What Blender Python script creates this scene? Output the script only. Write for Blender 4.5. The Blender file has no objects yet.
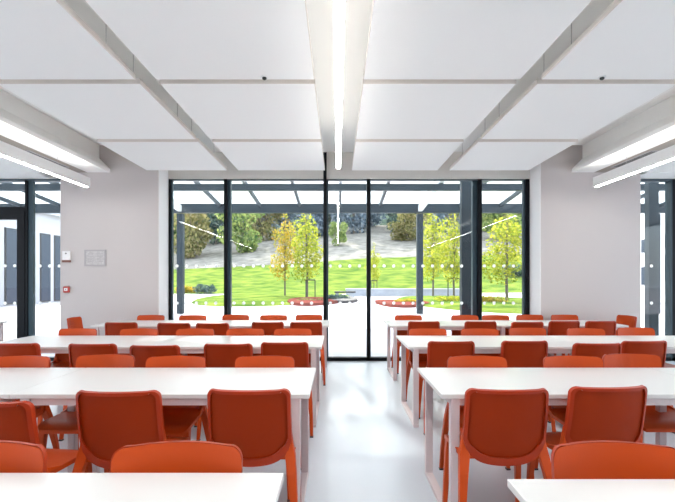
import bpy, math, random
from mathutils import Vector, Matrix
random.seed(7)
S = bpy.context.scene
C = S.collection
PI = math.pi
F, CX, HY, EYE = 448.0, 337.5, 280.0, 1.35     # focal length, vanishing point and eye height of the photograph

# ------------------------------------------------------------------ materials
def mat(name, col, rough=0.5, metal=0.0, spec=0.5, noise=None, bump=None, coat=0.0):
    m = bpy.data.materials.new(name); m.use_nodes = True
    nt = m.node_tree; b = nt.nodes['Principled BSDF']
    b.inputs['Base Color'].default_value = (*col, 1)
    b.inputs['Roughness'].default_value = rough
    b.inputs['Metallic'].default_value = metal
    b.inputs['Specular IOR Level'].default_value = spec
    b.inputs['Coat Weight'].default_value = coat
    tc = nt.nodes.new('ShaderNodeTexCoord')
    if noise:
        sc, amt = noise[:2]
        n = nt.nodes.new('ShaderNodeTexNoise'); n.inputs['Scale'].default_value = sc
        n.inputs['Detail'].default_value = 5
        nt.links.new(tc.outputs['Object'], n.inputs['Vector'])
        r = nt.nodes.new('ShaderNodeValToRGB')
        c2 = noise[2] if len(noise) > 2 else tuple(c * (1 - amt) for c in col)
        r.color_ramp.elements[0].position = .35; r.color_ramp.elements[1].position = .65
        r.color_ramp.elements[0].color = (*c2, 1); r.color_ramp.elements[1].color = (*col, 1)
        nt.links.new(n.outputs['Fac'], r.inputs['Fac']); nt.links.new(r.outputs['Color'], b.inputs['Base Color'])
    if bump:
        n = nt.nodes.new('ShaderNodeTexNoise'); n.inputs['Scale'].default_value = bump[0]
        nt.links.new(tc.outputs['Object'], n.inputs['Vector'])
        bp = nt.nodes.new('ShaderNodeBump'); bp.inputs['Strength'].default_value = bump[1]
        bp.inputs['Distance'].default_value = .01
        nt.links.new(n.outputs['Fac'], bp.inputs['Height']); nt.links.new(bp.outputs['Normal'], b.inputs['Normal'])
    return m

def emit(name, col, st):
    m = bpy.data.materials.new(name); m.use_nodes = True
    nt = m.node_tree; nt.nodes.clear()
    e = nt.nodes.new('ShaderNodeEmission'); e.inputs['Color'].default_value = (*col, 1); e.inputs['Strength'].default_value = st
    o = nt.nodes.new('ShaderNodeOutputMaterial'); nt.links.new(e.outputs[0], o.inputs[0]); return m

def glass(name, tint=(.96, .98, .98), gl=.012, frost=0.0, frostcol=(.9, .93, .95)):
    m = bpy.data.materials.new(name); m.use_nodes = True
    nt = m.node_tree; nt.nodes.clear()
    o = nt.nodes.new('ShaderNodeOutputMaterial')
    t = nt.nodes.new('ShaderNodeBsdfTransparent'); t.inputs[0].default_value = (*tint, 1)
    g = nt.nodes.new('ShaderNodeBsdfGlossy'); g.inputs['Roughness'].default_value = .01
    fr = nt.nodes.new('ShaderNodeLayerWeight'); fr.inputs['Blend'].default_value = .25
    mr = nt.nodes.new('ShaderNodeMath'); mr.operation = 'MULTIPLY_ADD'
    mr.inputs[1].default_value = .55; mr.inputs[2].default_value = gl
    nt.links.new(fr.outputs['Fresnel'], mr.inputs[0])
    mx = nt.nodes.new('ShaderNodeMixShader'); nt.links.new(mr.outputs[0], mx.inputs[0])
    nt.links.new(t.outputs[0], mx.inputs[1]); nt.links.new(g.outputs[0], mx.inputs[2])
    out = mx
    if frost:
        tr = nt.nodes.new('ShaderNodeBsdfTranslucent'); tr.inputs[0].default_value = (*frostcol, 1)
        m2 = nt.nodes.new('ShaderNodeMixShader'); m2.inputs[0].default_value = frost
        nt.links.new(mx.outputs[0], m2.inputs[1]); nt.links.new(tr.outputs[0], m2.inputs[2]); out = m2
    nt.links.new(out.outputs[0], o.inputs[0]); return m

def leafmat(name, cols, trans=.45):
    m = bpy.data.materials.new(name); m.use_nodes = True
    nt = m.node_tree; nt.nodes.clear()
    o = nt.nodes.new('ShaderNodeOutputMaterial'); g = nt.nodes.new('ShaderNodeNewGeometry')
    r = nt.nodes.new('ShaderNodeValToRGB'); r.color_ramp.interpolation = 'LINEAR'
    els = r.color_ramp.elements
    while len(els) < len(cols): els.new(.5)
    for i, c in enumerate(cols):
        els[i].position = i / (len(cols) - 1); els[i].color = (*c, 1)
    nt.links.new(g.outputs['Random Per Island'], r.inputs['Fac'])
    d = nt.nodes.new('ShaderNodeBsdfDiffuse'); t = nt.nodes.new('ShaderNodeBsdfTranslucent')
    nt.links.new(r.outputs[0], d.inputs[0]); nt.links.new(r.outputs[0], t.inputs[0])
    mx = nt.nodes.new('ShaderNodeMixShader'); mx.inputs[0].default_value = trans
    nt.links.new(d.outputs[0], mx.inputs[1]); nt.links.new(t.outputs[0], mx.inputs[2])
    nt.links.new(mx.outputs[0], o.inputs[0]); return m

M = dict(
    orange=mat('orange_plastic', (.51, .060, .004), .42, spec=.3, bump=(900, .12)),
    panel=mat('orange_textured_shaded', (.30, .028, .002), .55, spec=.15, bump=(700, .25)),  # textured rear of the back, its shade darkened into the colour
    table=mat('white_laminate', (.66, .66, .65), .28),
    edge=mat('table_edge', (.78, .74, .74), .45),
    leg=mat('pale_powder_coat', (.60, .52, .53), .45),
    foot=mat('dark_rubber', (.05, .05, .055), .7),
    wall=mat('white_plaster', (.57, .535, .528), .85, noise=(.6, .02)),
    reveal=mat('white_reveal', (.88, .88, .88), .7),
    ceil=mat('ceiling_paint', (.94, .935, .915), .9),
    raft=mat('acoustic_panel', (.94, .94, .925), .95, bump=(400, .1)),
    raftedge=mat('acoustic_panel_edge', (.74, .69, .64), .9),
    floor=mat('pale_resin_floor', (.52, .57, .625), .32, noise=(1.2, .06), coat=.15),
    frame=mat('dark_aluminium', (.006, .008, .011), .45, spec=.15),
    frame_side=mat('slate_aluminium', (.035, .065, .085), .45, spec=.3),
    steel=mat('slate_steel', (.018, .030, .040), .5, spec=.3),
    steel_light=mat('pale_steel', (.60, .63, .62), .5),
    spandrel=mat('beige_spandrel', (.70, .69, .65), .7),
    white=mat('white_casing', (.85, .85, .85), .4),
    black=mat('black_plastic', (.02, .02, .02), .4),
    red=mat('red_plastic', (.45, .04, .03), .4),
    brown=mat('brown_strip', (.20, .08, .06), .5),
    greymetal=mat('grey_metal', (.42, .40, .41), .45),
    paper=mat('printed_sheet', (.62, .60, .60), .8, noise=(60, .25)),
    vent=mat('vent_grey', (.05, .055, .055), .8),
    soffit_shade=mat('soffit_shade_strip', (.36, .32, .28), .9),
    rim=mat('orange_rim_shaded', (.36, .031, .005), .4, spec=.3),  # same plastic as the shell, with shade mixed into the colour
    paving=mat('pale_paving', (.54, .52, .55), .8, spec=0, noise=(.5, .08)),
    lawn=mat('lawn_grass', (.18, .225, .045), .95, spec=0, noise=(.55, .3, (.06, .115, .025))),
    meadow=mat('dry_meadow', (.29, .27, .24), .95, spec=0, noise=(.5, .3, (.17, .165, .14))),
    mulch=mat('red_mulch', (.21, .055, .045), .9, spec=0, noise=(3, .3, (.12, .05, .04))),
    dark_soil=mat('dark_soil', (.05, .045, .045), .9),
    stone=mat('grey_stone', (.36, .38, .42), .8, noise=(2, .15)),
    bark=mat('grey_bark', (.12, .10, .08), .9),
    black_steel=mat('black_steel', (.02, .02, .025), .5),
    white_render=mat('white_render', (.78, .78, .80), .8),
    dark_glass=mat('dark_window', (.015, .03, .055), .5, spec=.05),
    roofing=mat('pale_roofing', (.45, .47, .50), .6),
)
M['brick'] = mat('pale_brick', (.62, .60, .62), .9)
nt = M['brick'].node_tree
br = nt.nodes.new('ShaderNodeTexBrick'); br.inputs['Color1'].default_value = (.36, .34, .36, 1)
br.inputs['Color2'].default_value = (.26, .24, .26, 1); br.inputs['Mortar'].default_value = (.42, .42, .44, 1)
br.inputs['Scale'].default_value = 1.6
tc = nt.nodes.new('ShaderNodeTexCoord'); mp = nt.nodes.new('ShaderNodeMapping'); mp.inputs['Rotation'].default_value = (PI/2, 0, PI/2)
nt.links.new(tc.outputs['Object'], mp.inputs[0]); nt.links.new(mp.outputs[0], br.inputs['Vector'])
nt.links.new(br.outputs['Color'], nt.nodes['Principled BSDF'].inputs['Base Color'])
M['pane'] = glass('window_glass')
M['roofglass'] = glass('canopy_glass', (.92, .96, .97), .03, .26)
M['film'] = leafmat('frosted_film', [(.9, .9, .9), (.92, .92, .92)], .75)
M['woods'] = mat('wooded_slope', (.10, .13, .09), 1, spec=0, noise=(.25, .3, (.03, .05, .05)))
M['lamp'] = emit('lamp_diffuser', (1, .985, .95), 28)
M['uplamp'] = emit('lamp_uplight', (1, .96, .90), 5)
M['uplamp_soft'] = emit('lamp_soft_uplight', (1, .96, .90), 5.0)
M['leaf_yellow'] = leafmat('young_yellow_leaf', [(.12, .19, .02), (.36, .40, .05), (.52, .48, .06), (.22, .28, .04)], .5)
M['leaf_gold'] = leafmat('golden_leaf', [(.14, .19, .03), (.44, .37, .05), (.54, .32, .05), (.26, .30, .05)], .5)
M['leaf_green'] = leafmat('mid_green_leaf', [(.06, .12, .05), (.27, .37, .12), (.52, .55, .20)], .4)
M['leaf_dark'] = leafmat('dark_leaf', [(.03, .06, .06), (.08, .13, .12), (.20, .27, .18)], .25)
M['leaf_blue'] = leafmat('hazy_blue_leaf', [(.07, .11, .14), (.17, .23, .29), (.40, .45, .50)], .3)  # woodland leaf tones lightened to hold distance haze in the colour
M['leaf_olive'] = leafmat('olive_leaf', [(.10, .12, .04), (.30, .28, .11), (.46, .38, .20)], .4)

# ------------------------------------------------------------------ helpers
class MB:
    def __init__(s): s.v, s.f, s.mi = [], [], []
    def add(s, vs, fs, mi=0):
        o = len(s.v); s.v += [tuple(p) for p in vs]
        s.f += [tuple(i + o for i in f) for f in fs]; s.mi += [mi] * len(fs); return s
    def box(s, x0, x1, y0, y1, z0, z1, mi=0):
        v = [(x0,y0,z0),(x1,y0,z0),(x1,y1,z0),(x0,y1,z0),(x0,y0,z1),(x1,y0,z1),(x1,y1,z1),(x0,y1,z1)]
        return s.add(v, [(3,2,1,0),(4,5,6,7),(0,1,5,4),(1,2,6,5),(2,3,7,6),(3,0,4,7)], mi)
    def beam(s, a, b, w, h, up=Vector((0,0,1)), w2=None, h2=None):
        a, b = Vector(a), Vector(b); d = (b - a).normalized()
        if abs(d.dot(up)) > .98: up = Vector((0, 1, 0))
        r = d.cross(up).normalized(); u = r.cross(d)
        w2 = w if w2 is None else w2; h2 = h if h2 is None else h2
        v = []
        for p, ww, hh in ((a, w, h), (b, w2, h2)):
            for sx, sy in ((-1,-1),(1,-1),(1,1),(-1,1)): v.append(p + r*sx*ww/2 + u*sy*hh/2)
        return s.add(v, [(0,1,2,3),(7,6,5,4),(0,4,5,1),(1,5,6,2),(2,6,7,3),(3,7,4,0)])
    def tube(s, pts, rads, n=8):
        rings = []; pts = [Vector(p) for p in pts]
        for i, p in enumerate(pts):
            d = (pts[min(i+1, len(pts)-1)] - pts[max(i-1, 0)]).normalized()
            up = Vector((0, 1, 0)) if abs(d.z) > .8 else Vector((0, 0, 1))
            r = d.cross(up).normalized(); u = r.cross(d)
            R = rads[i] if isinstance(rads, (list, tuple)) else rads
            rings.append([p + (r*math.cos(2*PI*k/n) + u*math.sin(2*PI*k/n))*R for k in range(n)])
        v = [q for rg in rings for q in rg]; f = []
        for i in range(len(pts)-1):
            for k in range(n):
                a = i*n+k; b = i*n+(k+1) % n; f.append((a, a+n, b+n, b))
        f.append(tuple(range(n))); f.append(tuple(range((len(pts)-1)*n, len(pts)*n))[::-1])
        return s.add(v, f)
    def disc(s, c, r, n=16, axis='y', t=.002, mi=0):
        v = []
        for dd in (0, t):
            for k in range(n):
                a = 2*PI*k/n
                if axis == 'y': v.append((c[0]+r*math.cos(a), c[1]+dd, c[2]+r*math.sin(a)))
                else: v.append((c[0]+r*math.cos(a), c[1]+r*math.sin(a), c[2]+dd))
        f = [tuple(range(n)), tuple(range(2*n-1, n-1, -1))] + [(k, k+n, (k+1) % n+n, (k+1) % n) for k in range(n)]
        return s.add(v, f, mi)
    def shell(s, P, N, nu, nv, t):
        """closed shell: P(i,j) point, N(i,j) unit offset direction, thickness t"""
        v = [P(i, j) for j in range(nv+1) for i in range(nu+1)]
        v += [P(i, j) + N(i, j)*t for j in range(nv+1) for i in range(nu+1)]
        o = (nu+1)*(nv+1); f = []; I = lambda i, j: j*(nu+1)+i
        for j in range(nv):
            for i in range(nu):
                a, b, c, d = I(i, j), I(i+1, j), I(i+1, j+1), I(i, j+1)
                f.append((a, b, c, d)); f.append((d+o, c+o, b+o, a+o))
        for i in range(nu):
            f.append((I(i+1, 0), I(i, 0), I(i, 0)+o, I(i+1, 0)+o)); f.append((I(i, nv), I(i+1, nv), I(i+1, nv)+o, I(i, nv)+o))
        for j in range(nv):
            f.append((I(0, j), I(0, j+1), I(0, j+1)+o, I(0, j)+o)); f.append((I(nu, j+1), I(nu, j), I(nu, j)+o, I(nu, j+1)+o))
        return s.add(v, f)
    def build(s, name, m, parent=None, smooth=False, bevel=0, seg=2):
        me = bpy.data.meshes.new(name); me.from_pydata(s.v, [], s.f)
        for mm in (m if isinstance(m, (list, tuple)) else [m]): me.materials.append(mm)
        me.polygons.foreach_set('material_index', s.mi)
        if smooth:
            me.polygons.foreach_set('use_smooth', [True]*len(s.f))
        me.update()
        o = bpy.data.objects.new(name, me); C.objects.link(o)
        if parent: o.parent = parent
        if bevel:
            b = o.modifiers.new('bevel', 'BEVEL'); b.width = bevel; b.segments = seg; b.limit_method = 'ANGLE'
        if smooth:
            me.set_sharp_from_angle(angle=math.radians(38))
        return o

def tag(o, label=None, cat=None, group=None, kind=None):
    if label: o['label'] = label
    if cat: o['category'] = cat
    if group: o['group'] = group
    if kind: o['kind'] = kind
    return o
def empty(name, loc=(0,0,0), rz=0):
    o = bpy.data.objects.new(name, None); C.objects.link(o); o.location = loc; o.rotation_euler = (0,0,rz)
    o.empty_display_size = .1; return o
def copy_tree(o, parent=None):
    c = o.copy(); C.objects.link(c)
    if parent: c.parent = parent
    for ch in list(o.children): copy_tree(ch, c)
    return c
def struct(o): o['kind'] = 'structure'; return o
ORD = ['nearest', 'second', 'third', 'fourth', 'fifth', 'sixth', 'seventh', 'eighth']

# ------------------------------------------------------------------ room shell
XL, XR, YB, YW, YG, ZC, ZS = -9.5, 9.5, -5.0, 7.08, 7.47, 3.48, 3.05
struct(MB().box(XL-.2, XR+.2, YB-.2, YG+.12, -.2, 0).build('floor', M['floor']))
struct(MB().box(XL-.2, XR+.2, YB-.2, YG+.3, ZC, ZC+.25).build('ceiling', M['ceil']))
for nm, xa in (('left', XL-.2), ('right', XR)):          # unseen side walls, tall openings added to let sky light in
    w = MB().box(xa, xa+.2, YB-.2, YG+.3, 0, .3).box(xa, xa+.2, YB-.2, YG+.3, 3.0, ZC)
    for ya in (YB-.2, -1.6, 2.2, 6.0): w.box(xa, xa+.2, ya, ya+.5 if ya < 6 else YG+.3, .3, 3.0)
    struct(w.build('wall_'+nm, M['wall']))
struct(MB().box(XL, XR, YB-.2, YB, 0, ZC).build('wall_back', M['wall']))
# front wall piers
L0, L1, R0, R1 = -4.38, -2.83, 3.217, 4.79
struct(MB().box(L0, L1, YW, YG+.16, 0, ZC).build('wall_front_left', M['wall']))
struct(MB().box(R0, R1, YW, YG+.16, 0, ZC).build('wall_front_right', M['wall']))
o = MB().box(R0-.012, R0, YW+.005, YG, 0, ZC).build('trim_1', M['reveal']); struct(o)
o = MB().box(L1, L1+.012, YW+.005, YG, 0, ZC).build('trim_2', M['reveal']); struct(o)
# lowered side soffits with sloped inner cheek
for i, (xa, sg, xo) in enumerate(((-3.59, -1, XL), (3.70, 1, XR))):
    prof = [(xa, ZS), (xa, ZS+.05), (xa+sg*.17, ZS+.22), (xa+sg*.17, ZC), (xo, ZC), (xo, ZS)]
    v = [(x, YB, z) for x, z in prof] + [(x, YG+.1 if False else YW, z) for x, z in prof]
    f = [tuple(range(6)), tuple(range(11, 5, -1))] + [(k, (k+1) % 6, (k+1) % 6+6, k+6) for k in range(6)]
    struct(MB().add(v, f).box(*(sorted((xa+sg*1.2, xo))), YW, YG, ZS-.002, ZC).build('ceiling_soffit', M['ceil']))
# spandrel / head panels over the glazing
struct(MB().box(L1, R0, YG-.01, YG+.12, 3.035, ZC).build('trim_3', M['spandrel']))
struct(MB().box(XL, L0, YG-.01, YG+.12, 3.035, ZC).box(R1, XR, YG-.01, YG+.12, 3.035, ZC).build('trim_4', M['spandrel']))

# ------------------------------------------------------------------ main window wall
def px(x, d): return (x - CX) * d / F
HZ = 3.035
def dots(xa, xb, zs, step=.163, y=YG+.005):
    m = MB(); x = xa
    while x < xb:
        for z in zs: m.disc((x, y, z), .027, 12)
        x += step
    return m
win = MB()
def P(xa, xb, y0=YG, y1=YG+.14, z0=0, z1=HZ, mi=0): win.box(xa, xb, y0, y1, z0, z1, mi)
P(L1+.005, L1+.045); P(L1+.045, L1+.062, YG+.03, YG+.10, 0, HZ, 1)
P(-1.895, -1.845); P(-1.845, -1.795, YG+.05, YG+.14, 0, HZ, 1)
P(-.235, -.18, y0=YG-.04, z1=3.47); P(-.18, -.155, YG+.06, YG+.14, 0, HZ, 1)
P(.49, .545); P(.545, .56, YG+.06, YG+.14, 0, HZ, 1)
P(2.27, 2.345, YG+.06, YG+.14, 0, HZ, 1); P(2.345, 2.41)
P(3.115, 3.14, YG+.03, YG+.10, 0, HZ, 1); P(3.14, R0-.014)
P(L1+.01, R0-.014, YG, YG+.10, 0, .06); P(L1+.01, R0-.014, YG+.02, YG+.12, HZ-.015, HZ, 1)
w1 = win.build('window_1', [M['frame'], M['frame_side']]); struct(w1)
pn = MB()
for a, b in ((L1+.05, -1.87), (-1.82, -.21), (-.17, .50), (.55, 2.33), (2.38, 3.15)):
    pn.box(a, b, YG+.07, YG+.082, .06, HZ-.03)
pn.build('window_pane', M['pane'], w1)
dd = MB()
for a, b in ((-2.70, -1.95), (-1.74, -.3), (-.12, .42), (.62, 2.25), (2.47, 3.08)):
    m = dots(a, b, (1.35 + 14.3/60.5, 1.35 - 23.5/60.5), y=YG+.064); dd.add(m.v, m.f)
dd.build('dot_pattern', M['film'], w1)

# left opening: framed glass door with transom, side light
lw = MB()
def Q(xa, xb, y0=YG, y1=YG+.14, z0=0, z1=HZ, mi=0): lw.box(xa, xb, y0, y1, z0, z1, mi)
Q(-5.215, -5.17); Q(-5.17, -5.09, YG+.02, YG+.075, 0, HZ, 1); Q(L0-.012, L0)
Q(XL, -5.2, z0=2.50, z1=2.57); Q(XL, L0, z0=HZ-.03, z1=HZ, mi=1); Q(-5.09, L0, z0=0, z1=.05)
Q(-7.60, -7.52); Q(-7.52, -7.45, mi=1); Q(XL, -7.6, z0=0, z1=.06)
w2 = lw.build('window_2', [M['frame'], M['frame_side']]); struct(w2)
MB().box(-5.09, L0-.012, YG+.07, YG+.08, .05, HZ-.03).box(-7.45, -5.215, YG+.07, YG+.08, 2.57, HZ-.03)\
    .box(XL, -7.6, YG+.07, YG+.08, .06, 2.5).build('window_pane', M['pane'], w2)
m = dots(-5.0, L0-.03, (1.35+14.3/60.5, 1.35-23.5/60.5), .16, YG+.064)
m.build('dot_pattern', M['film'], w2)
dr = MB()
dr.box(-5.34, -5.215, YG-.01, YG+.08, 0, 2.50).box(-7.45, -7.33, YG-.01, YG+.08, 0, 2.50)
dr.box(-6.40, -6.26, YG-.01, YG+.08, 0, 2.50).box(-7.33, -5.34, YG-.01, YG+.08, 2.36, 2.50).box(-7.33, -5.34, YG-.01, YG+.08, 0, .14)
d1 = dr.build('door_1', M['frame']); struct(d1)
MB().box(-7.33, -6.40, YG+.03, YG+.04, .14, 2.36).box(-6.26, -5.34, YG+.03, YG+.04, .14, 2.36).build('door_pane', M['pane'], d1)
m = dots(-6.2, -5.38, (1.35+14.3/60.5, 1.35-23.5/60.5), .16, YG+.024); m.build('dot_pattern', M['film'], d1)
MB().tube([(-6.22, YG-.06, .95), (-6.22, YG-.06, 1.35)], .014).build('door_handle', M['greymetal'], d1)
# right opening
rw = MB()
def Rr(xa, xb, y0=YG, y1=YG+.14, z0=0, z1=HZ, mi=0): rw.box(xa, xb, y0, y1, z0, z1, mi)
Rr(R1, R1+.015, mi=1); Rr(5.585, 5.66); Rr(5.56, 5.585, mi=1); Rr(7.2, 7.27); Rr(R1, XR, z0=0, z1=.06); Rr(R1, XR, z0=HZ-.03, z1=HZ, mi=1)
w3 = rw.build('window_3', [M['frame'], M['frame_side']]); struct(w3)
MB().box(R1+.015, 5.56, YG+.07, YG+.08, .06, HZ-.03).box(5.66, 7.2, YG+.07, YG+.08, .06, HZ-.03).box(7.27, XR, YG+.07, YG+.08, .06, HZ-.03).build('window_pane', M['pane'], w3)
m = dots(5.28, 5.5, (1.35+14.3/60.5, 1.35-23.5/60.5), .3, YG+.064); m.build('dot_pattern', M['film'], w3)

# ------------------------------------------------------------------ ceiling rafts
cols = [(-2.96, -1.71, 'outer left'), (-1.54, -.196, 'inner left'), (.22, 1.55, 'inner right'), (1.73, 2.96, 'outer right')]
rws = [(2.27, 3.80, 'nearest'), (3.88, 5.41, 'middle'), (5.51, 6.95, 'farthest')]
for xa, xb, cn in cols:
    for ya, yb, rn in rws:
        t = empty('ceiling_panel', ((xa+xb)/2, (ya+yb)/2, ZS)); hx, hy = (xb-xa)/2, (yb-ya)/2
        tag(t, f'white suspended acoustic ceiling panel, {cn} column, {rn} row', 'ceiling panel', 'suspended acoustic ceiling panels')
        MB().box(-hx+.004, hx-.004, -hy+.004, hy-.004, 0, .038).build('panel', M['raft'], t)
        MB().box(-hx, hx, -hy, -hy+.004, .0, .045).box(-hx, hx, hy-.004, hy, .0, .045).box(-hx, -hx+.004, -hy, hy, .0, .045).box(hx-.004, hx, -hy, hy, .0, .045).build('edge_trim', M['raftedge'], t)
        for sx in (-1, 1):
            for sy in (-1, 1):
                MB().tube([(sx*(hx-.15), sy*(hy-.2), .035), (sx*(hx-.15), sy*(hy-.2), ZC-ZS)], .0025, 6).build('hanger_wire', M['greymetal'], t)
# small detectors on the front edge of panels
for x, lab in ((px(265, 3.78), 'small brown detector under the inner left ceiling panel edge'), (px(600, 3.78), 'small dark detector under the outer right ceiling panel edge')):
    t = empty('detector', (x, 3.75, ZS)); tag(t, lab, 'detector', 'ceiling detectors')
    MB().disc((0, 0, -.006), .032, 14, 'z', .006).build('base', M['white'], t)
    MB().tube([(0, 0, -.005), (0, 0, -.018), (0, 0, -.026)], [.018, .018, .006], 10).build('sensor_head', M['vent'], t)

# ------------------------------------------------------------------ linear lamps
def lamp(x, w, z, h, ya, yb, lab, wires, dw, um='uplamp'):
    t = empty('linear_lamp', (x, (ya+yb)/2, z)); tag(t, lab, 'ceiling lamp', 'suspended linear lamps')
    L = (yb-ya)/2
    MB().box(-w/2, w/2, -L, L, .008, h-.004).build('casing', M['white'], t)
    MB().box(-dw/2, dw/2, -L+.01, L-.01, 0, .008).build('diffuser', M['lamp'], t)
    MB().box(-w/2+.012, w/2-.012, -L+.02, L-.02, h-.004, h).build('uplight_diffuser', M[um], t)
    for yy in wires:
        MB().tube([(0, yy-(ya+yb)/2, h-.004), (0, yy-(ya+yb)/2, (ZS if abs(x) > 3 else ZC)-z)], .002, 6).build('hanger_wire', M['greymetal'], t)
lamp(.012, .062, 2.90, .10, -4.0, 6.24, 'long white lamp strip hanging in the middle ceiling channel', (-3, 0, 3, 5.6), .052, 'uplamp_soft')
lamp(-3.685, .085, 2.71, .15, -4.0, 6.6, 'white suspended linear lamp on the left over the glass door', (-3, 0, 3, 5.9), .026)
lamp(3.805, .085, 2.715, .15, -4.0, 6.6, 'white suspended linear lamp on the right by the white pier', (-3, 0, 3, 5.9), .026)
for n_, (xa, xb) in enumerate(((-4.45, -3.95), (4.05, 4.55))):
    struct(MB().box(xa, xb, YB, YW-.01, ZS-.003, ZS-.0005).build('trim_%d' % (5+n_), M['soffit_shade']))  # darker strip paints in the shade beyond the lit soffit edge
# grilles in the soffits
for xc, lab in ((-4.13, 'dark air grille in the left ceiling soffit'), (4.20, 'dark air grille in the right ceiling soffit')):
    t = empty('air_grille', (xc, 6.3, ZS-.003)); tag(t, lab, 'air grille', 'soffit air grilles')
    MB().box(-.09, .09, -.42, .42, -.004, 0).build('backing', M['vent'], t)
    MB().box(-.1, -.088, -.43, .43, -.010, 0).box(.088, .1, -.43, .43, -.010, 0).box(-.1, .1, -.43, -.42, -.010, 0).box(-.1, .1, .42, .43, -.010, 0).build('frame', M['greymetal'], t)
    m = MB()
    for k in range(5): m.box(-.075+.033*k, -.072+.033*k, -.42, .42, -.007, -.003)
    m.build('slats', M['greymetal'], t)

# ------------------------------------------------------------------ things on the left pier
t = empty('notice_frame', (px(95.5, YW), YW, 1.35+22/63.3)); tag(t, 'small silver framed notice on the white pier left of the window', 'notice')
MB().box(-.15, .15, -.008, 0, -.11, .11).build('notice_sheet', M['paper'], t)
MB().box(-.17, .17, -.018, 0, .105, .13).box(-.17, .17, -.018, 0, -.13, -.105).box(-.17, -.145, -.018, 0, -.105, .105).box(.145, .17, -.018, 0, -.105, .105).build('frame', M['greymetal'], t)
m = MB()
for a, b in ((-.12, -.02), (.03, .12)):
    for k in range(6): m.box(a, b, -.010, -.0079, .07-.026*k, .078-.026*k)
m.build('printed_lines', M['greymetal'], t)
t = empty('control_panel', (px(67, YW), YW+.002, 1.35+23/63.3)); tag(t, 'small white control unit with brown lower lip on the left pier', 'control panel')
MB().box(-.06, .06, -.03, 0, -.05, .09).build('casing', M['white'], t, bevel=.004)
MB().box(-.062, .062, -.034, 0, -.085, -.05).build('lower_strip', M['brown'], t)
MB().disc((0, -.033, .055), .012, 12, 'y', .004).build('button', M['black'], t)
t = empty('fire_call_point', (px(67.3, YW), YW, 1.35-9.5/63.3)); tag(t, 'small red fire alarm call point low on the left pier', 'call point')
MB().box(-.048, .048, -.04, 0, -.05, .05).build('casing', M['red'], t, bevel=.012)
MB().box(-.026, .026, -.043, -.039, -.02, .024).build('press_window', M['white'], t)
MB().disc((0, -.046, .002), .008, 10, 'y', .004).build('target_dot', M['black'], t)
# ------------------------------------------------------------------ tables
def make_table():
    t = empty('dining_table'); hx, hy = .8, .385
    MB().box(-hx, hx, -hy, hy, .716, .74).build('tabletop', [M['table']], t, bevel=.003)
    for s in (-1, 1):
        for q in (-1, 1):
            MB().box(s*(hx-.075)-.024, s*(hx-.075)+.024, q*(hy-.03)-.024, q*(hy-.03)+.024, .03, .716).build('leg', M['leg'], t, bevel=.003)
        MB().box(s*(hx-.075)-.024, s*(hx-.075)+.024, -hy+.006, hy-.006, .0, .03).build('foot_bar', M['leg'], t, bevel=.003)
        MB().box(s*(hx-.075)-.02, s*(hx-.075)+.02, -hy+.06, hy-.06, .676, .716).build('cross_bar', M['leg'], t)
    for q in (-1, 1):
        MB().box(-hx+.10, hx-.10, q*(hy-.035)-.015, q*(hy-.035)+.015, .676, .716).build('rail', M['leg'], t)
    return t
T0 = make_table(); first = True
def table(x, y, sd, lab):
    global first
    o = T0 if first else copy_tree(T0); first = False
    o.location = (x, y, 0); o.scale = (1, sd/.77, 1)
    tag(o, lab, 'table', 'white dining tables')
rows = [(.63, 1.42), (2.39, 3.12), (4.09, 4.92), (6.0, 6.80)]
rn = ['nearest', 'second', 'third', 'farthest']
lx = [-.17, -.15, -.145, -.11]; rx = [.52, .555, .645, .70]
for i, (ya, yb) in enumerate(rows):
    for k in range(1 if i == 0 else 2):
        where = 'beside the aisle' if k == 0 else 'at the outer end of the row'
        table(lx[i]-.8-1.602*k, (ya+yb)/2, yb-ya, f'long white table in the {rn[i]} left row, {where}')
        table(rx[i]+.8+1.602*k, (ya+yb)/2 - (.045 if i == 0 else 0), yb-ya, f'long white table in the {rn[i]} right row, {where}')
table(-4.90-.8, 6.25, .8, 'white table at the far left edge by the glass door')

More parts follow.
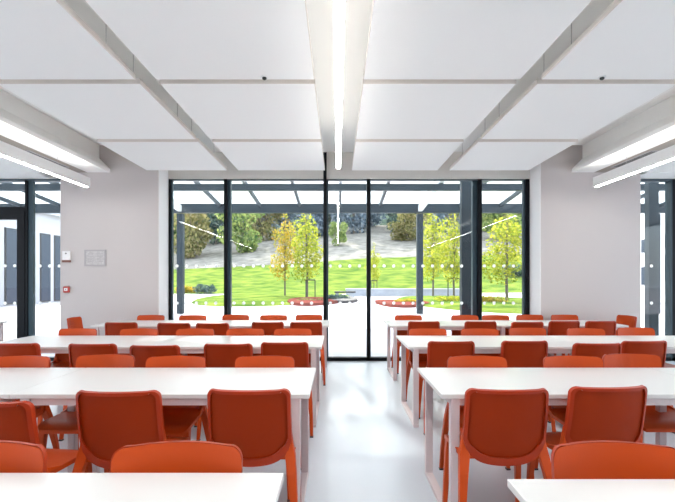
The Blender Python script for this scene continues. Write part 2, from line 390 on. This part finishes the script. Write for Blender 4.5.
# ------------------------------------------------------------------ chairs
def make_chair():
    t = empty('dining_chair')
    zt, W, rc = .81, .205, .032
    def yb(z): return -.185 - .082*((z-.42)/.39) - .012*math.sin(PI*min(max((z-.42)/.39, 0), 1))
    def ztop(x):
        e = abs(x) - (W-rc)
        return zt - .004*(x/W)**2 - (0 if e <= 0 else rc - math.sqrt(max(rc*rc-e*e, 0)))
    def zbot(x): return .440 + .025*(x/W)**2 + .078*(abs(x)/W)**5
    nu, nv = 28, 12
    def Pb(i, j, sx=1.0, off=0.0, grow=0.0):
        u = math.sin((i/nu-.5)*PI)*.55 + (2*i/nu-1)*.45
        x = u*W*sx; z = zbot(x)*(1-j/nv) + ztop(x/sx*1.0 if sx >= 1 else x)*(j/nv)
        wz = 1 + .03*(1-(z-.42)/.39)
        return Vector((x*wz, yb(z) + .055*(x/W)**2, z))
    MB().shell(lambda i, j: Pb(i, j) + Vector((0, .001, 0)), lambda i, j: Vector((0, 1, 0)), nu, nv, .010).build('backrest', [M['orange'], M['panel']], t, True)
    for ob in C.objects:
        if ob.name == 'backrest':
            for p in ob.data.polygons: p.material_index = 1 if p.normal.y < -.3 else 0  # rear-facing faces get the shaded copy of the plastic
    # raised rim round the back
    loop = []
    n = 16
    for k in range(n+1):                       # up the left side
        z = .543 + (zt-rc-.543)*k/n; loop.append((-W, z))
    for k in range(1, 9):
        a = PI - k*PI/16; loop.append((-W+rc+rc*math.cos(a), zt-rc+rc*math.sin(a)-.004*(1-k/9)))
    for k in range(1, 14): x = (-W+rc) + (2*W-2*rc)*k/14; loop.append((x, ztop(x)))
    for k in range(0, 8):
        a = PI/2 - k*PI/16; loop.append((W-rc+rc*math.cos(a), zt-rc+rc*math.sin(a)-.004*(k/9)))
    for k in range(n+1): z = zt-rc - (zt-rc-.543)*k/n; loop.append((W, z))
    for k in range(1, 24): x = W - 2*W*k/24; loop.append((x, zbot(x)))
    v = []
    N = len(loop)
    cx0, cz0 = 0, .62
    for (x, z) in loop:
        wz = 1 + .03*(1-(z-.42)/.39)
        d = Vector((x, (z-cz0)))
        xi, zi = x - math.copysign(min(.016, abs(x)), x)*(1 if abs(x) > .15 else abs(x)/.15), z + (.016 if z < .62 else -.016)*(1 if (abs(x) < W-.03) else .5)
        y = yb(z) + .055*(x/W)**2; yi = yb(zi) + .055*(xi/W)**2
        lo = .024 if z < .535 and abs(x) < W-.002 else 0
        v += [(x*wz, y-.010, z-lo), (xi*wz, yi-.011, zi), (xi*wz, yi+.002, zi), (x*wz*1.008, y+.011, z-lo+(.003 if z > .7 else 0))]
    f = []
    for i in range(N):
        a, b = i*4, ((i+1) % N)*4
        for q in range(4): f.append((a+q, a+(q+1) % 4, b+(q+1) % 4, b+q))
    MB().add(v, f).build('back_rim', M['rim'], t, True)
    # seat shell
    def Ps(i, j):
        u = 2*i/20-1; vv = j/16; y = -.172 + .397*vv
        hw = .222 - .02*(1-vv)**2 - .03*max(0, (vv-.85)/.15)**2
        z = .452 - .012*(1-u*u)*math.sin(PI*min(1, vv*1.1)) - .03*max(0, (vv-.75)/.25)**2 + .012*max(0, (.15-vv)/.15)
        return Vector((u*hw, y, z))
    MB().shell(Ps, lambda i, j: Vector((0, 0, -1)), 20, 16, .022).build('seat', M['orange'], t, True)
    # legs: rear ones continue up into the sides of the back
    for s in (-1, 1):
        pts = [(.2005, -.162, .60, .012, .022), (.2035, -.152, .52, .022, .034), (.2010, -.160, .46, .052, .046), (.213, -.190, .38, .044, .046), (.232, -.235, .18, .031, .034), (.238, -.262, .012, .026, .028)]
        v = []
        for x, y, z, w, h in pts:
            for a, b in ((-1,-1),(1,-1),(1,1),(-1,1)): v.append((s*(x+(a*w/2)), y+b*h/2, z))
        f = [(0,1,2,3), tuple(range(len(v)-1, len(v)-5, -1))]
        for i in range(len(pts)-1):
            for q in range(4): f.append((i*4+q, i*4+4+q, i*4+4+(q+1) % 4, i*4+(q+1) % 4))
        l = MB().add(v, f).build('leg', M['orange'], t, bevel=.005)
        MB().box(s*.238-.014, s*.238+.014, -.277, -.247, 0, .012).build('foot_cap', M['foot'], l)
        v = []
        pts = [(.196, .150, .44, .040, .060), (.202, .165, .36, .036, .042), (.210, .180, .18, .030, .034), (.216, .192, .012, .025, .028)]
        for x, y, z, w, h in pts:
            for a, b in ((-1,-1),(1,-1),(1,1),(-1,1)): v.append((s*(x+(a*w/2)), y+b*h/2, z))
        f = [(0,1,2,3), tuple(range(len(v)-1, len(v)-5, -1))]
        for i in range(len(pts)-1):
            for q in range(4): f.append((i*4+q, i*4+4+q, i*4+4+(q+1) % 4, i*4+(q+1) % 4))
        l = MB().add(v, f).build('leg', M['orange'], t, bevel=.005)
        MB().box(s*.216-.014, s*.216+.014, .178, .206, 0, .012).build('foot_cap', M['foot'], l)
        # armless side web from seat edge up to the back
        MB().add([(s*.216, -.165, .455), (s*.220, -.03, .452), (s*.213, -.12, .475), (s*.203, -.160, .54),
                  (s*.204, -.165, .455), (s*.208, -.03, .452), (s*.201, -.12, .475), (s*.193, -.160, .54)],
                 [(0,1,2,3),(7,6,5,4),(0,4,5,1),(1,5,6,2),(2,6,7,3),(3,7,4,0)]).build('side_web', M['orange'], t, bevel=.002)
    return t
CH = make_chair(); cfirst = True
def chair(x, y, rz, lab, group):
    global cfirst
    o = CH if cfirst else copy_tree(CH); cfirst = False
    o.location = (x, y, 0); o.rotation_euler = (0, 0, rz); tag(o, lab, 'chair', group)
# measured backs: left px, right px, top px ; near = seen from behind, far = facing the camera across the table
near = {(1,'left'): [(205,295,390,0), (77,165,391.5,0), (-46,44,402,-.10)], (1,'right'): [(463,547,389.5,.0), (563,641,387,.08)],
        (2,'left'): [(261,309,342.5,0), (205,253,344,0), (131,181,346,0), (71,119,344,-.03), (-6,41,343.5,0)],
        (2,'right'): [(427,474,341.5,0), (500,546,341,.02), (572,619,343.5,0), (618,664,341,.05)],
        (3,'left'): [(289.5,323,322,0), (251,285,322,0), (196,230,324,0), (158,191,323,0), (105,139,322.5,0)],
        (3,'right'): [(407,440,321.5,0), (464,496,321.5,0), (510,543,322,0), (546,579,321,.05), (583,615,321,.05)]}
far = {(0,'left'): [(112,242,443,.02), (-88,42,441,.02)], (0,'right'): [(553,685,447,-.03)],
       (1,'left'): [(234,295,356.5,0), (144,206,358,0), (74,135,354,0), (-12,49,357.5,0)],
       (1,'right'): [(446.5,509,356,0), (543.5,605,356,0), (600,662,353,0)],
       (2,'left'): [(273,312.5,330,0), (225,265,331,0), (175,214.5,329,0), (118,159,330,0), (57,97,331,0)],
       (2,'right'): [(408,448,329,0), (460,500,329,0), (508,548,327,0), (567,606.5,328,0), (618.5,655,327,0)],
       (3,'left'): [(295,323,314.5,0), (259,288,315,0), (221.5,249.5,314,0), (178,207,315.5,0), (136,165,315,0)],
       (3,'right'): [(395,422,315,0), (451,479,315,0), (482,509,315,0), (516,544,314.5,0), (551,579,314.5,0)]}
def positions(lst, lo, hi, sgn):
    out = []
    for a, b, yt, rot in lst:
        d = min(max(.54*F/(yt-HY), lo), hi)
        out.append([((a+b)/2-CX)*d/F*(1+.056/d if sgn > 0 else 1-.09/d), d + sgn*.279 - (.04 if sgn > 0 else 0), rot])
    out.sort(key=lambda p: abs(p[0]))
    for i in range(1, len(out)):                # keep neighbours from touching
        sg = 1 if out[i][0] > 0 else -1
        if abs(out[i][0]-out[i-1][0]) < .47 and abs(out[i][1]-out[i-1][1]) < .4:
            out[i][0] = out[i-1][0] + sg*.47
    return out
cnt = ['first', 'second', 'third', 'fourth', 'fifth']
for (r, side), lst in near.items():
    ft = rows[r][0]
    for k, (x, y, rot) in enumerate(positions(lst, ft-.40, ft-.13, 1)):
        chair(x, y, rot, f'orange chair seen from behind, {rn[r]} {side} table row, {cnt[k]} from the aisle', 'orange chairs seen from behind')
for (r, side), lst in far.items():
    bk = rows[r][1]
    for k, (x, y, rot) in enumerate(positions(lst, bk+.09, bk+.18, -1)):
        chair(x, y, PI+rot, f'orange chair facing the camera behind {rn[r]} {side} table row, {cnt[k]} from the aisle', 'orange chairs facing the camera')
chair(-3.57, 6.46, -1.45, 'orange chair turned sideways at the left end of the farthest left table', 'orange chairs at the table ends')
chair(4.16, 6.76, 1.62, 'orange chair turned sideways at the right end of the farthest right table', 'orange chairs at the table ends')

# ------------------------------------------------------------------ outside: ground
def terr(x, y):
    pts = [(0, 0), (44, 0), (52, .35), (82, 4.5), (108, 10.2), (118, 12.3), (160, 21), (235, 44)]
    yy = y + 4*math.sin(x*.03) + max(-14, min(2, .3*(x+2)))*min(1, max(0, (y-50)/40))
    z = 0
    for (a, za), (b, zb) in zip(pts, pts[1:]):
        if a <= yy <= b: z = za + (zb-za)*(yy-a)/(b-a)
    if yy > 235: z = 44
    return z
def patch(y0, y1, x0, x1, ny, nx, off=0.0):
    m = MB(); v = []; f = []
    for j in range(ny+1):
        for i in range(nx+1):
            y = y0 + (y1-y0)*j/ny; k = 1.0
            x = x0 + (x1-x0)*i/nx
            v.append((x, y, terr(x, y)+off))
    for j in range(ny):
        for i in range(nx):
            a = j*(nx+1)+i; f.append((a, a+1, a+nx+2, a+nx+1))
    return m.add(v, f)
struct(MB().box(-120, 120, -60, 46, -.6, -.02).build('paved_ground', M['paving']))
g = struct(patch(44, 84, -120, 120, 16, 40).build('lawn_slope', M['lawn'], None, True))
g = struct(patch(84, 150, -160, 160, 16, 50).build('meadow_hill', M['meadow'], None, True))
g = struct(patch(150, 235, -260, 260, 16, 50).build('wooded_hill', M['woods'], None, True))
def bed(cx, cy, rx_, ry_, h, m, name, n=48, wob=.0):
    v = [(cx, cy, h)]; ring = []
    for k in range(n):
        a = 2*PI*k/n; r = 1 + wob*math.sin(3*a+1)
        v.append((cx+rx_*r*math.cos(a)*.97, cy+ry_*r*math.sin(a)*.97, h*.8))
    for k in range(n):
        a = 2*PI*k/n; r = 1 + wob*math.sin(3*a+1)
        v.append((cx+rx_*r*math.cos(a), cy+ry_*r*math.sin(a), -.03))
    f = [(0, 1+k, 1+(k+1) % n) for k in range(n)] + [(1+k, 1+n+k, 1+n+(k+1) % n, 1+(k+1) % n) for k in range(n)]
    return MB().add(v, f).build(name, m, None, True)
struct(bed(-4.7, 35, 5.6, 11.8, .10, M['lawn'], 'lawn_bed', wob=.04))
struct(bed(8.7, 27.5, 5.0, 9.4, .10, M['lawn'], 'lawn_bed', wob=.04))
struct(bed(-1.5, 28.0, 1.7, 4.4, .17, M['mulch'], 'mulch_bed', wob=.06))
struct(bed(3.6, 25.5, 1.5, 3.3, .14, M['mulch'], 'mulch_bed', wob=.1))
struct(bed(.35, 30.0, 1.0, 4.0, .18, M['dark_soil'], 'soil_bed'))

# ------------------------------------------------------------------ foliage
def leaf_cloud(blobs, n, s, rng):
    m = MB(); vols = [b[3]*b[4]*b[5] for b in blobs]; tot = sum(vols)
    for bi, (bx, by, bz, rx_, ry_, rz_) in enumerate(blobs):
        for _ in range(int(n*vols[bi]/tot)+1):
            while True:
                p = Vector((rng.uniform(-1,1), rng.uniform(-1,1), rng.uniform(-1,1)))
                if .15 < p.length <= 1: break
            p = p.normalized()*(p.length**.6)
            c = Vector((bx+p.x*rx_, by+p.y*ry_, bz+p.z*rz_))
            a = Vector((rng.gauss(0,1), rng.gauss(0,1), rng.gauss(0,1))).normalized()
            b = a.cross(Vector((rng.gauss(0,1), rng.gauss(0,1), rng.gauss(0,1)))).normalized()
            q = s*rng.uniform(.6, 1.3)
            m.add([c-a*q*.5, c+b*q*.28, c+a*q*.5, c-b*q*.28], [(0,1,2,3)])
    return m
def tree_mesh(kind, rng):
    if kind == 'young':        # height 1 unit = 1 m, nominal 8 m
        blobs = []
        for k in range(16):
            z = 2.0 + 5.8*k/15; w = 1.35*math.sin(PI*min(1, .25+.75*k/15))*(1 if k < 12 else .6)+.15
            blobs.append((rng.uniform(-.5,.5)*w, rng.uniform(-.5,.5)*w, z, w*.75, w*.75, .7))
        return blobs, 2400, .22
    blobs = []
    for k in range(22):
        a = rng.uniform(0, 2*PI); q = rng.uniform(0, 1)**.5; z = rng.uniform(1.6, 11.5)
        R = 4.6*math.sqrt(max(.08, 1-((z-6.6)/5.9)**2))
        r = rng.uniform(1.2, 2.2); blobs.append((R*q*math.cos(a), R*q*math.sin(a), z, r*1.15, r*1.15, r))
    return blobs, 3000, .85
def crown_and_trunk(kind, leaf, seed):
    rng = random.Random(seed); blobs, n, s = tree_mesh(kind, rng)
    cr = leaf_cloud(blobs, n, s, rng).build('crown', M[leaf])
    tr = MB()
    H = 6.5 if kind == 'young' else 8.5; r0 = .095 if kind == 'young' else .32
    tr.tube([(0,0,-.3), (.03,0,H*.3), (-.04,.03,H*.65), (0,0,H)], [r0, r0*.8, r0*.5, r0*.15], 7)
    for k in range(8):
        b = blobs[(k*2+1) % len(blobs)]; z0 = H*(.25+.07*k)
        tr.tube([(0,0,z0), (b[0]*.5, b[1]*.5, (z0+b[2])/2+.1), (b[0], b[1], b[2])], [r0*.4, r0*.25, r0*.08], 5)
    t = tr.build('trunk', M['bark'])
    return cr, t
protos = {}
def tree(kind, leaf, x, y, sc, lab, cat='tree', group=None, seed=0, name=None, wide=1.0, z=None):
    key = (kind, leaf, seed % 2)
    root = empty(name or ('young_tree' if kind == 'young' else 'woodland_tree'), (x, y, terr(x, y) if z is None else z), random.uniform(0, 6))
    root.scale = (sc*wide, sc*wide, sc)
    if key not in protos:
        protos[key] = crown_and_trunk(kind, leaf, hash(kind) % 1 + seed*13+5); pair = protos[key]
    else: pair = tuple(q.copy() for q in protos[key]); [C.objects.link(q) for q in pair]
    for q in pair: q.parent = root
    tag(root, lab, cat, group); return root
# young planted trees
Y = [  # px x, distance, height, leaf, seed, width, label
    (285, 36, 7.2, 'leaf_gold', 0, .88, 'slim young golden tree on the round lawn left of the guarded tree'),
    (307, 33, 7.1, 'leaf_yellow', 1, 1.12, 'young yellow green tree beside the hoop guard on the red bed'),
    (374, 46, 5.2, 'leaf_yellow', 0, .80, 'small pale yellow tree just right of the middle mullion'),
    (433, 35.2, 7.4, 'leaf_yellow', 1, .95, 'young green tree between the two steel canopy columns'),
    (454, 30, 6.5, 'leaf_yellow', 0, 1.0, 'young leafy tree just left of the thick steel column'),
    (507, 27, 6.1, 'leaf_yellow', 0, 1.4, 'bright yellow leafy tree in the right hand window pane'),
]
for xx, d, h, lf, sd, wd, lab in Y:
    tree('young', lf, px(xx, d), d, h/8, lab, group='young planted trees', seed=sd, wide=wd, z=max(terr(px(xx, d), d), 0))
def guard(xx, d, w, h, lab):
    t = empty('tree_guard', (px(xx, d), d, 0)); tag(t, lab, 'tree guard', 'black hoop tree guards')
    for s in (-1, 1): MB().tube([(s*w/2, 0, 0), (s*w/2, 0, h)], .035, 8).build('post', M['black_steel'], t)
    MB().tube([(-w/2-.03, 0, h), (w/2+.03, 0, h)], .04, 8).build('top_rail', M['black_steel'], t)
guard(310.5, 32, .65, 1.35, 'black hoop guard on the red bed in the middle pane')
guard(454, 30, .80, 1.45, 'black hoop guard left of the thick steel column')
guard(374, 45, .60, 1.3, 'black hoop guard right of the middle mullion')
# woodland on the hill
kinds = {'leaf_dark': 'dark green', 'leaf_green': 'mid green', 'leaf_blue': 'blue grey', 'leaf_olive': 'olive yellow'}
wood = []
rng = random.Random(3)
spec = []
pal = {106: ['leaf_olive','leaf_green','leaf_green','leaf_blue','leaf_dark','leaf_blue','leaf_green','leaf_dark','leaf_dark'],
       126: ['leaf_green','leaf_dark','leaf_olive','leaf_blue','leaf_blue','leaf_dark','leaf_olive','leaf_green','leaf_green'],
       146: ['leaf_green','leaf_dark','leaf_blue','leaf_blue','leaf_dark','leaf_blue','leaf_dark','leaf_dark','leaf_olive','leaf_green']}
for d, off, step, sc in ((106, 190, 52, 1.12), (126, 170, 46, 1.38), (146, 158, 42, 1.65)):
    for q, lf in enumerate(pal[d]):
        xx = off + step*q
        if xx > 560: break
        if d == 106 and 280 < xx < 400: continue
        spec.append((xx, lf, d + rng.uniform(-2, 2), sc*rng.uniform(.9, 1.08)))
spec.sort()
cntk = {}
for xx, lf, d, sc in spec:
    k = kinds[lf]; cntk[k] = cntk.get(k, 0)+1
for xx, lf, d, sc in spec:
    k = kinds[lf]; i = wood.count(k); wood.append(k)
    on = ['first','second','third','fourth','fifth','sixth','seventh','eighth','ninth','tenth','eleventh'][i]
    tree('wood', lf, px(xx, d)*1.0, d, sc, f'{k} woodland tree on the hill, {on} of its colour from the left', group='woodland trees', seed=i, wide=.86)
tree('wood', 'leaf_olive', px(407, 106), 106, .70, 'lone rounded olive tree standing on the pale meadow', seed=2, name='meadow_tree', wide=1.2)
tree('wood', 'leaf_green', px(338, 103), 103, .45, 'small pale green tree at the meadow top behind the middle pane', seed=3, name='meadow_tree', wide=.9)
def bush(xx, d, w, h, leaf, lab, n=700, s=.22, dark=False):
    r2 = random.Random(int(xx*7)); bl = [(r2.uniform(-.6,.6)*w, r2.uniform(-.3,.3)*w, h*r2.uniform(.25,.6), w*.4, w*.35, h*.4) for _ in range(8)]
    x = px(xx, d); t = empty('shrub', (x, d, max(0, terr(x, d)))); tag(t, lab, 'shrub', 'garden shrubs')
    leaf_cloud(bl, n, s, r2).build('foliage', M[leaf], t)
    m = MB()
    for b in bl: m.tube([(0,0,-.05), (b[0], b[1], b[2])], [.03, .01], 5)
    m.build('stems', M['bark'], t)
bush(206, 44, 1.5, 1.1, 'leaf_dark', 'low dark shrub on the grass edge in the left pane')
bush(188, 46, 1.4, .8, 'leaf_gold', 'low golden shrub beside the dark shrub in the left pane')
bush(338, 29, 1.0, .42, 'leaf_dark', 'low dark planting beyond the middle pane', 900, .14)
bush(405, 25.5, .9, .32, 'leaf_gold', 'low rusty planting left of the thin steel column', 600, .12)
bush(493, 26, 1.3, .5, 'leaf_gold', 'low orange planting at the right hand lawn', 700, .13)
bush(450, 27, 1.1, .4, 'leaf_yellow', 'low yellow planting by the thick steel column', 700, .13)
bush(310, 27, 1.0, .28, 'leaf_olive', 'low reddish planting round the guarded tree', 500, .12)
bush(522, 60, 3.2, 1.6, 'leaf_dark', 'dark hedge shrub behind the right hand pane', 900, .4)
bush(455, 66, 4.0, 1.5, 'leaf_dark', 'dark hedge shrub behind the steel columns', 900, .4)
# low stone wall and bench
t = empty('garden_wall', (px(412, 38), 38, 0)); tag(t, 'low grey stone wall between paving and lawn', 'garden wall')
MB().box(-5.6, 5.6, -.2, .2, 0, .55).build('wall_body', M['stone'], t)
MB().box(-5.65, 5.65, -.25, .25, .55, .63).build('coping', M['roofing'], t)
t = empty('garden_bench', (px(345, 34), 34, 0)); tag(t, 'dark slatted bench on pale block beyond the middle mullion', 'bench')
MB().box(-.8, .8, -.25, .25, .38, .50).build('seat', M['black_steel'], t)
for s in (-1, 1): MB().box(s*.6-.12, s*.6+.12, -.22, .22, 0, .38).build('plinth', M['stone'], t)
# ------------------------------------------------------------------ canopy
cn = empty('glazed_canopy', (0, 0, 0)); tag(cn, 'slate grey steel canopy with sloping glass roof outside the windows', 'canopy')
def rz(y): return 4.10 + (18-y)*.094
for x in (-15.9, -6.3, 3.3, 12.78): MB().box(x-.12, x+.12, 17.88, 18.12, 0, 4.0).build('column', M['steel'], cn)
for x in (2.65, 6.50): MB().box(x-.1, x+.1, 9.2, 9.34, 0, rz(9.3)).build('column', M['steel'], cn)
MB().box(-17.2, 18.7, 17.9, 18.1, 4.04, 4.40).build('beam', M['steel'], cn)
MB().box(-17.2, 18.7, 14.2, 14.38, 4.20, 4.40).build('beam', M['steel'], cn)
MB().box(-17.2, 18.7, 9.2, 9.4, rz(9.3)+.02, rz(9.3)+.22).build('beam', M['steel'], cn)
k = -13
x = -21.0
for i in range(22):
    x = .1 + (i-10)*1.6
    if abs(x-3.3) < .1 or abs(x+6.3) < .1: 
        MB().beam((x, 18, rz(18)+.10), (x, 8.0, rz(8)+.10), .16, .24).build('main_rafter', M['steel_light'], cn)
    else:
        MB().beam((x, 18, rz(18)+.22), (x, 8.0, rz(8)+.22), .08, .14).build('rafter', M['steel'], cn)
MB().add([(-17.2, 18.2, rz(18.2)+.31), (18.7, 18.2, rz(18.2)+.31), (18.7, 7.8, rz(7.8)+.31), (-17.2, 7.8, rz(7.8)+.31),
          (-17.2, 18.2, rz(18.2)+.33), (18.7, 18.2, rz(18.2)+.33), (18.7, 7.8, rz(7.8)+.33), (-17.2, 7.8, rz(7.8)+.33)],
         [(3,2,1,0),(4,5,6,7),(0,1,5,4),(1,2,6,5),(2,3,7,6),(3,0,4,7)]).build('glazing', M['roofglass'], cn)
# ------------------------------------------------------------------ neighbouring wings
t = empty('brick_wing', (-17.5, 30, 0)); tag(t, 'pale brick building wing with tall dark windows beyond the glass door', 'building')
MB().box(-8, 0, -20, 8, 0, 5.3).build('wall', M['brick'], t)
MB().box(-8.2, .25, -20, 8.2, 5.3, 5.6).build('roof', M['roofing'], t)
for d in (14.2, 17.2, 20.2, 22.3, 24.0, 26.8, 28.1, 30.6, 33.4, 36.0):
    q = MB().box(-.05, .04, d-30-.47, d-30+.47, .05, 4.12).build('window_frame', M['frame'], t)
    MB().box(.03, .06, d-30-.38, d-30+.38, .12, 4.04).build('pane', M['dark_glass'], q)
t = empty('white_wing', (19.0, 30, 0)); tag(t, 'white rendered building wing with small windows beyond the right opening', 'building')
MB().box(0, 8, -22, 8, 0, 6.0).build('wall', M['white_render'], t)
MB().box(-.25, 8.2, -22, 8.2, 6.0, 6.3).build('roof', M['roofing'], t)
for d, z0, z1 in ((27.6, 1.0, 2.2), (27.6, 3.0, 3.9), (25.6, 1.3, 2.8), (25.6, 3.2, 4.0), (23.6, .6, 2.2), (31, .6, 2.2), (34, .6, 2.2)):
    q = MB().box(-.04, .05, d-30-.4, d-30+.4, z0, z1).build('window_frame', M['greymetal'], t)
    MB().box(-.06, -.03, d-30-.34, d-30+.34, z0+.06, z1-.06).build('pane', M['dark_glass'], q)

# ------------------------------------------------------------------ light
wd = bpy.data.worlds.new('sky'); S.world = wd; wd.use_nodes = True
nt = wd.node_tree; bg = nt.nodes['Background']
sky = nt.nodes.new('ShaderNodeTexSky'); sky.sky_type = 'NISHITA'; sky.sun_disc = False
sky.sun_elevation = math.radians(36); sky.sun_rotation = math.radians(-10); sky.air_density = 1.0; sky.dust_density = 3.0
mixn = nt.nodes.new('ShaderNodeMix'); mixn.data_type = 'RGBA'; mixn.inputs[0].default_value = .55
nt.links.new(sky.outputs[0], mixn.inputs[6]); mixn.inputs[7].default_value = (9, 9.6, 10.4, 1)
nt.links.new(mixn.outputs[2], bg.inputs[0]); bg.inputs[1].default_value = .26
sun = bpy.data.lights.new('sun', 'SUN'); sun.energy = 5.0; sun.angle = math.radians(.9); sun.color = (1, .95, .86)
so = bpy.data.objects.new('sun', sun); C.objects.link(so)
el = math.radians(36); dirv = Vector((.24*math.cos(el), -math.cos(el), -math.sin(el)))
so.rotation_euler = dirv.to_track_quat('-Z', 'Y').to_euler(); so.location = (0, 20, 20)

cam = bpy.data.cameras.new('camera'); co = bpy.data.objects.new('camera', cam); C.objects.link(co)
co.location = (0, 0, EYE); co.rotation_euler = (PI/2, 0, 0)
cam.sensor_fit = 'HORIZONTAL'; cam.sensor_width = 36; cam.lens = F/675*36; cam.shift_y = (HY-251)/675
cam.clip_start = .02; cam.clip_end = 600
S.camera = co
S.view_settings.view_transform = 'Standard'; S.view_settings.look = 'None'; S.view_settings.gamma = 1
S.view_settings.exposure = 1.22
S.cycles.use_denoising = True
S.cycles.max_bounces = 10; S.cycles.diffuse_bounces = 6; S.cycles.transparent_max_bounces = 24
S.cycles.sample_clamp_indirect = 6
S.cycles.caustics_reflective = False; S.cycles.caustics_refractive = False
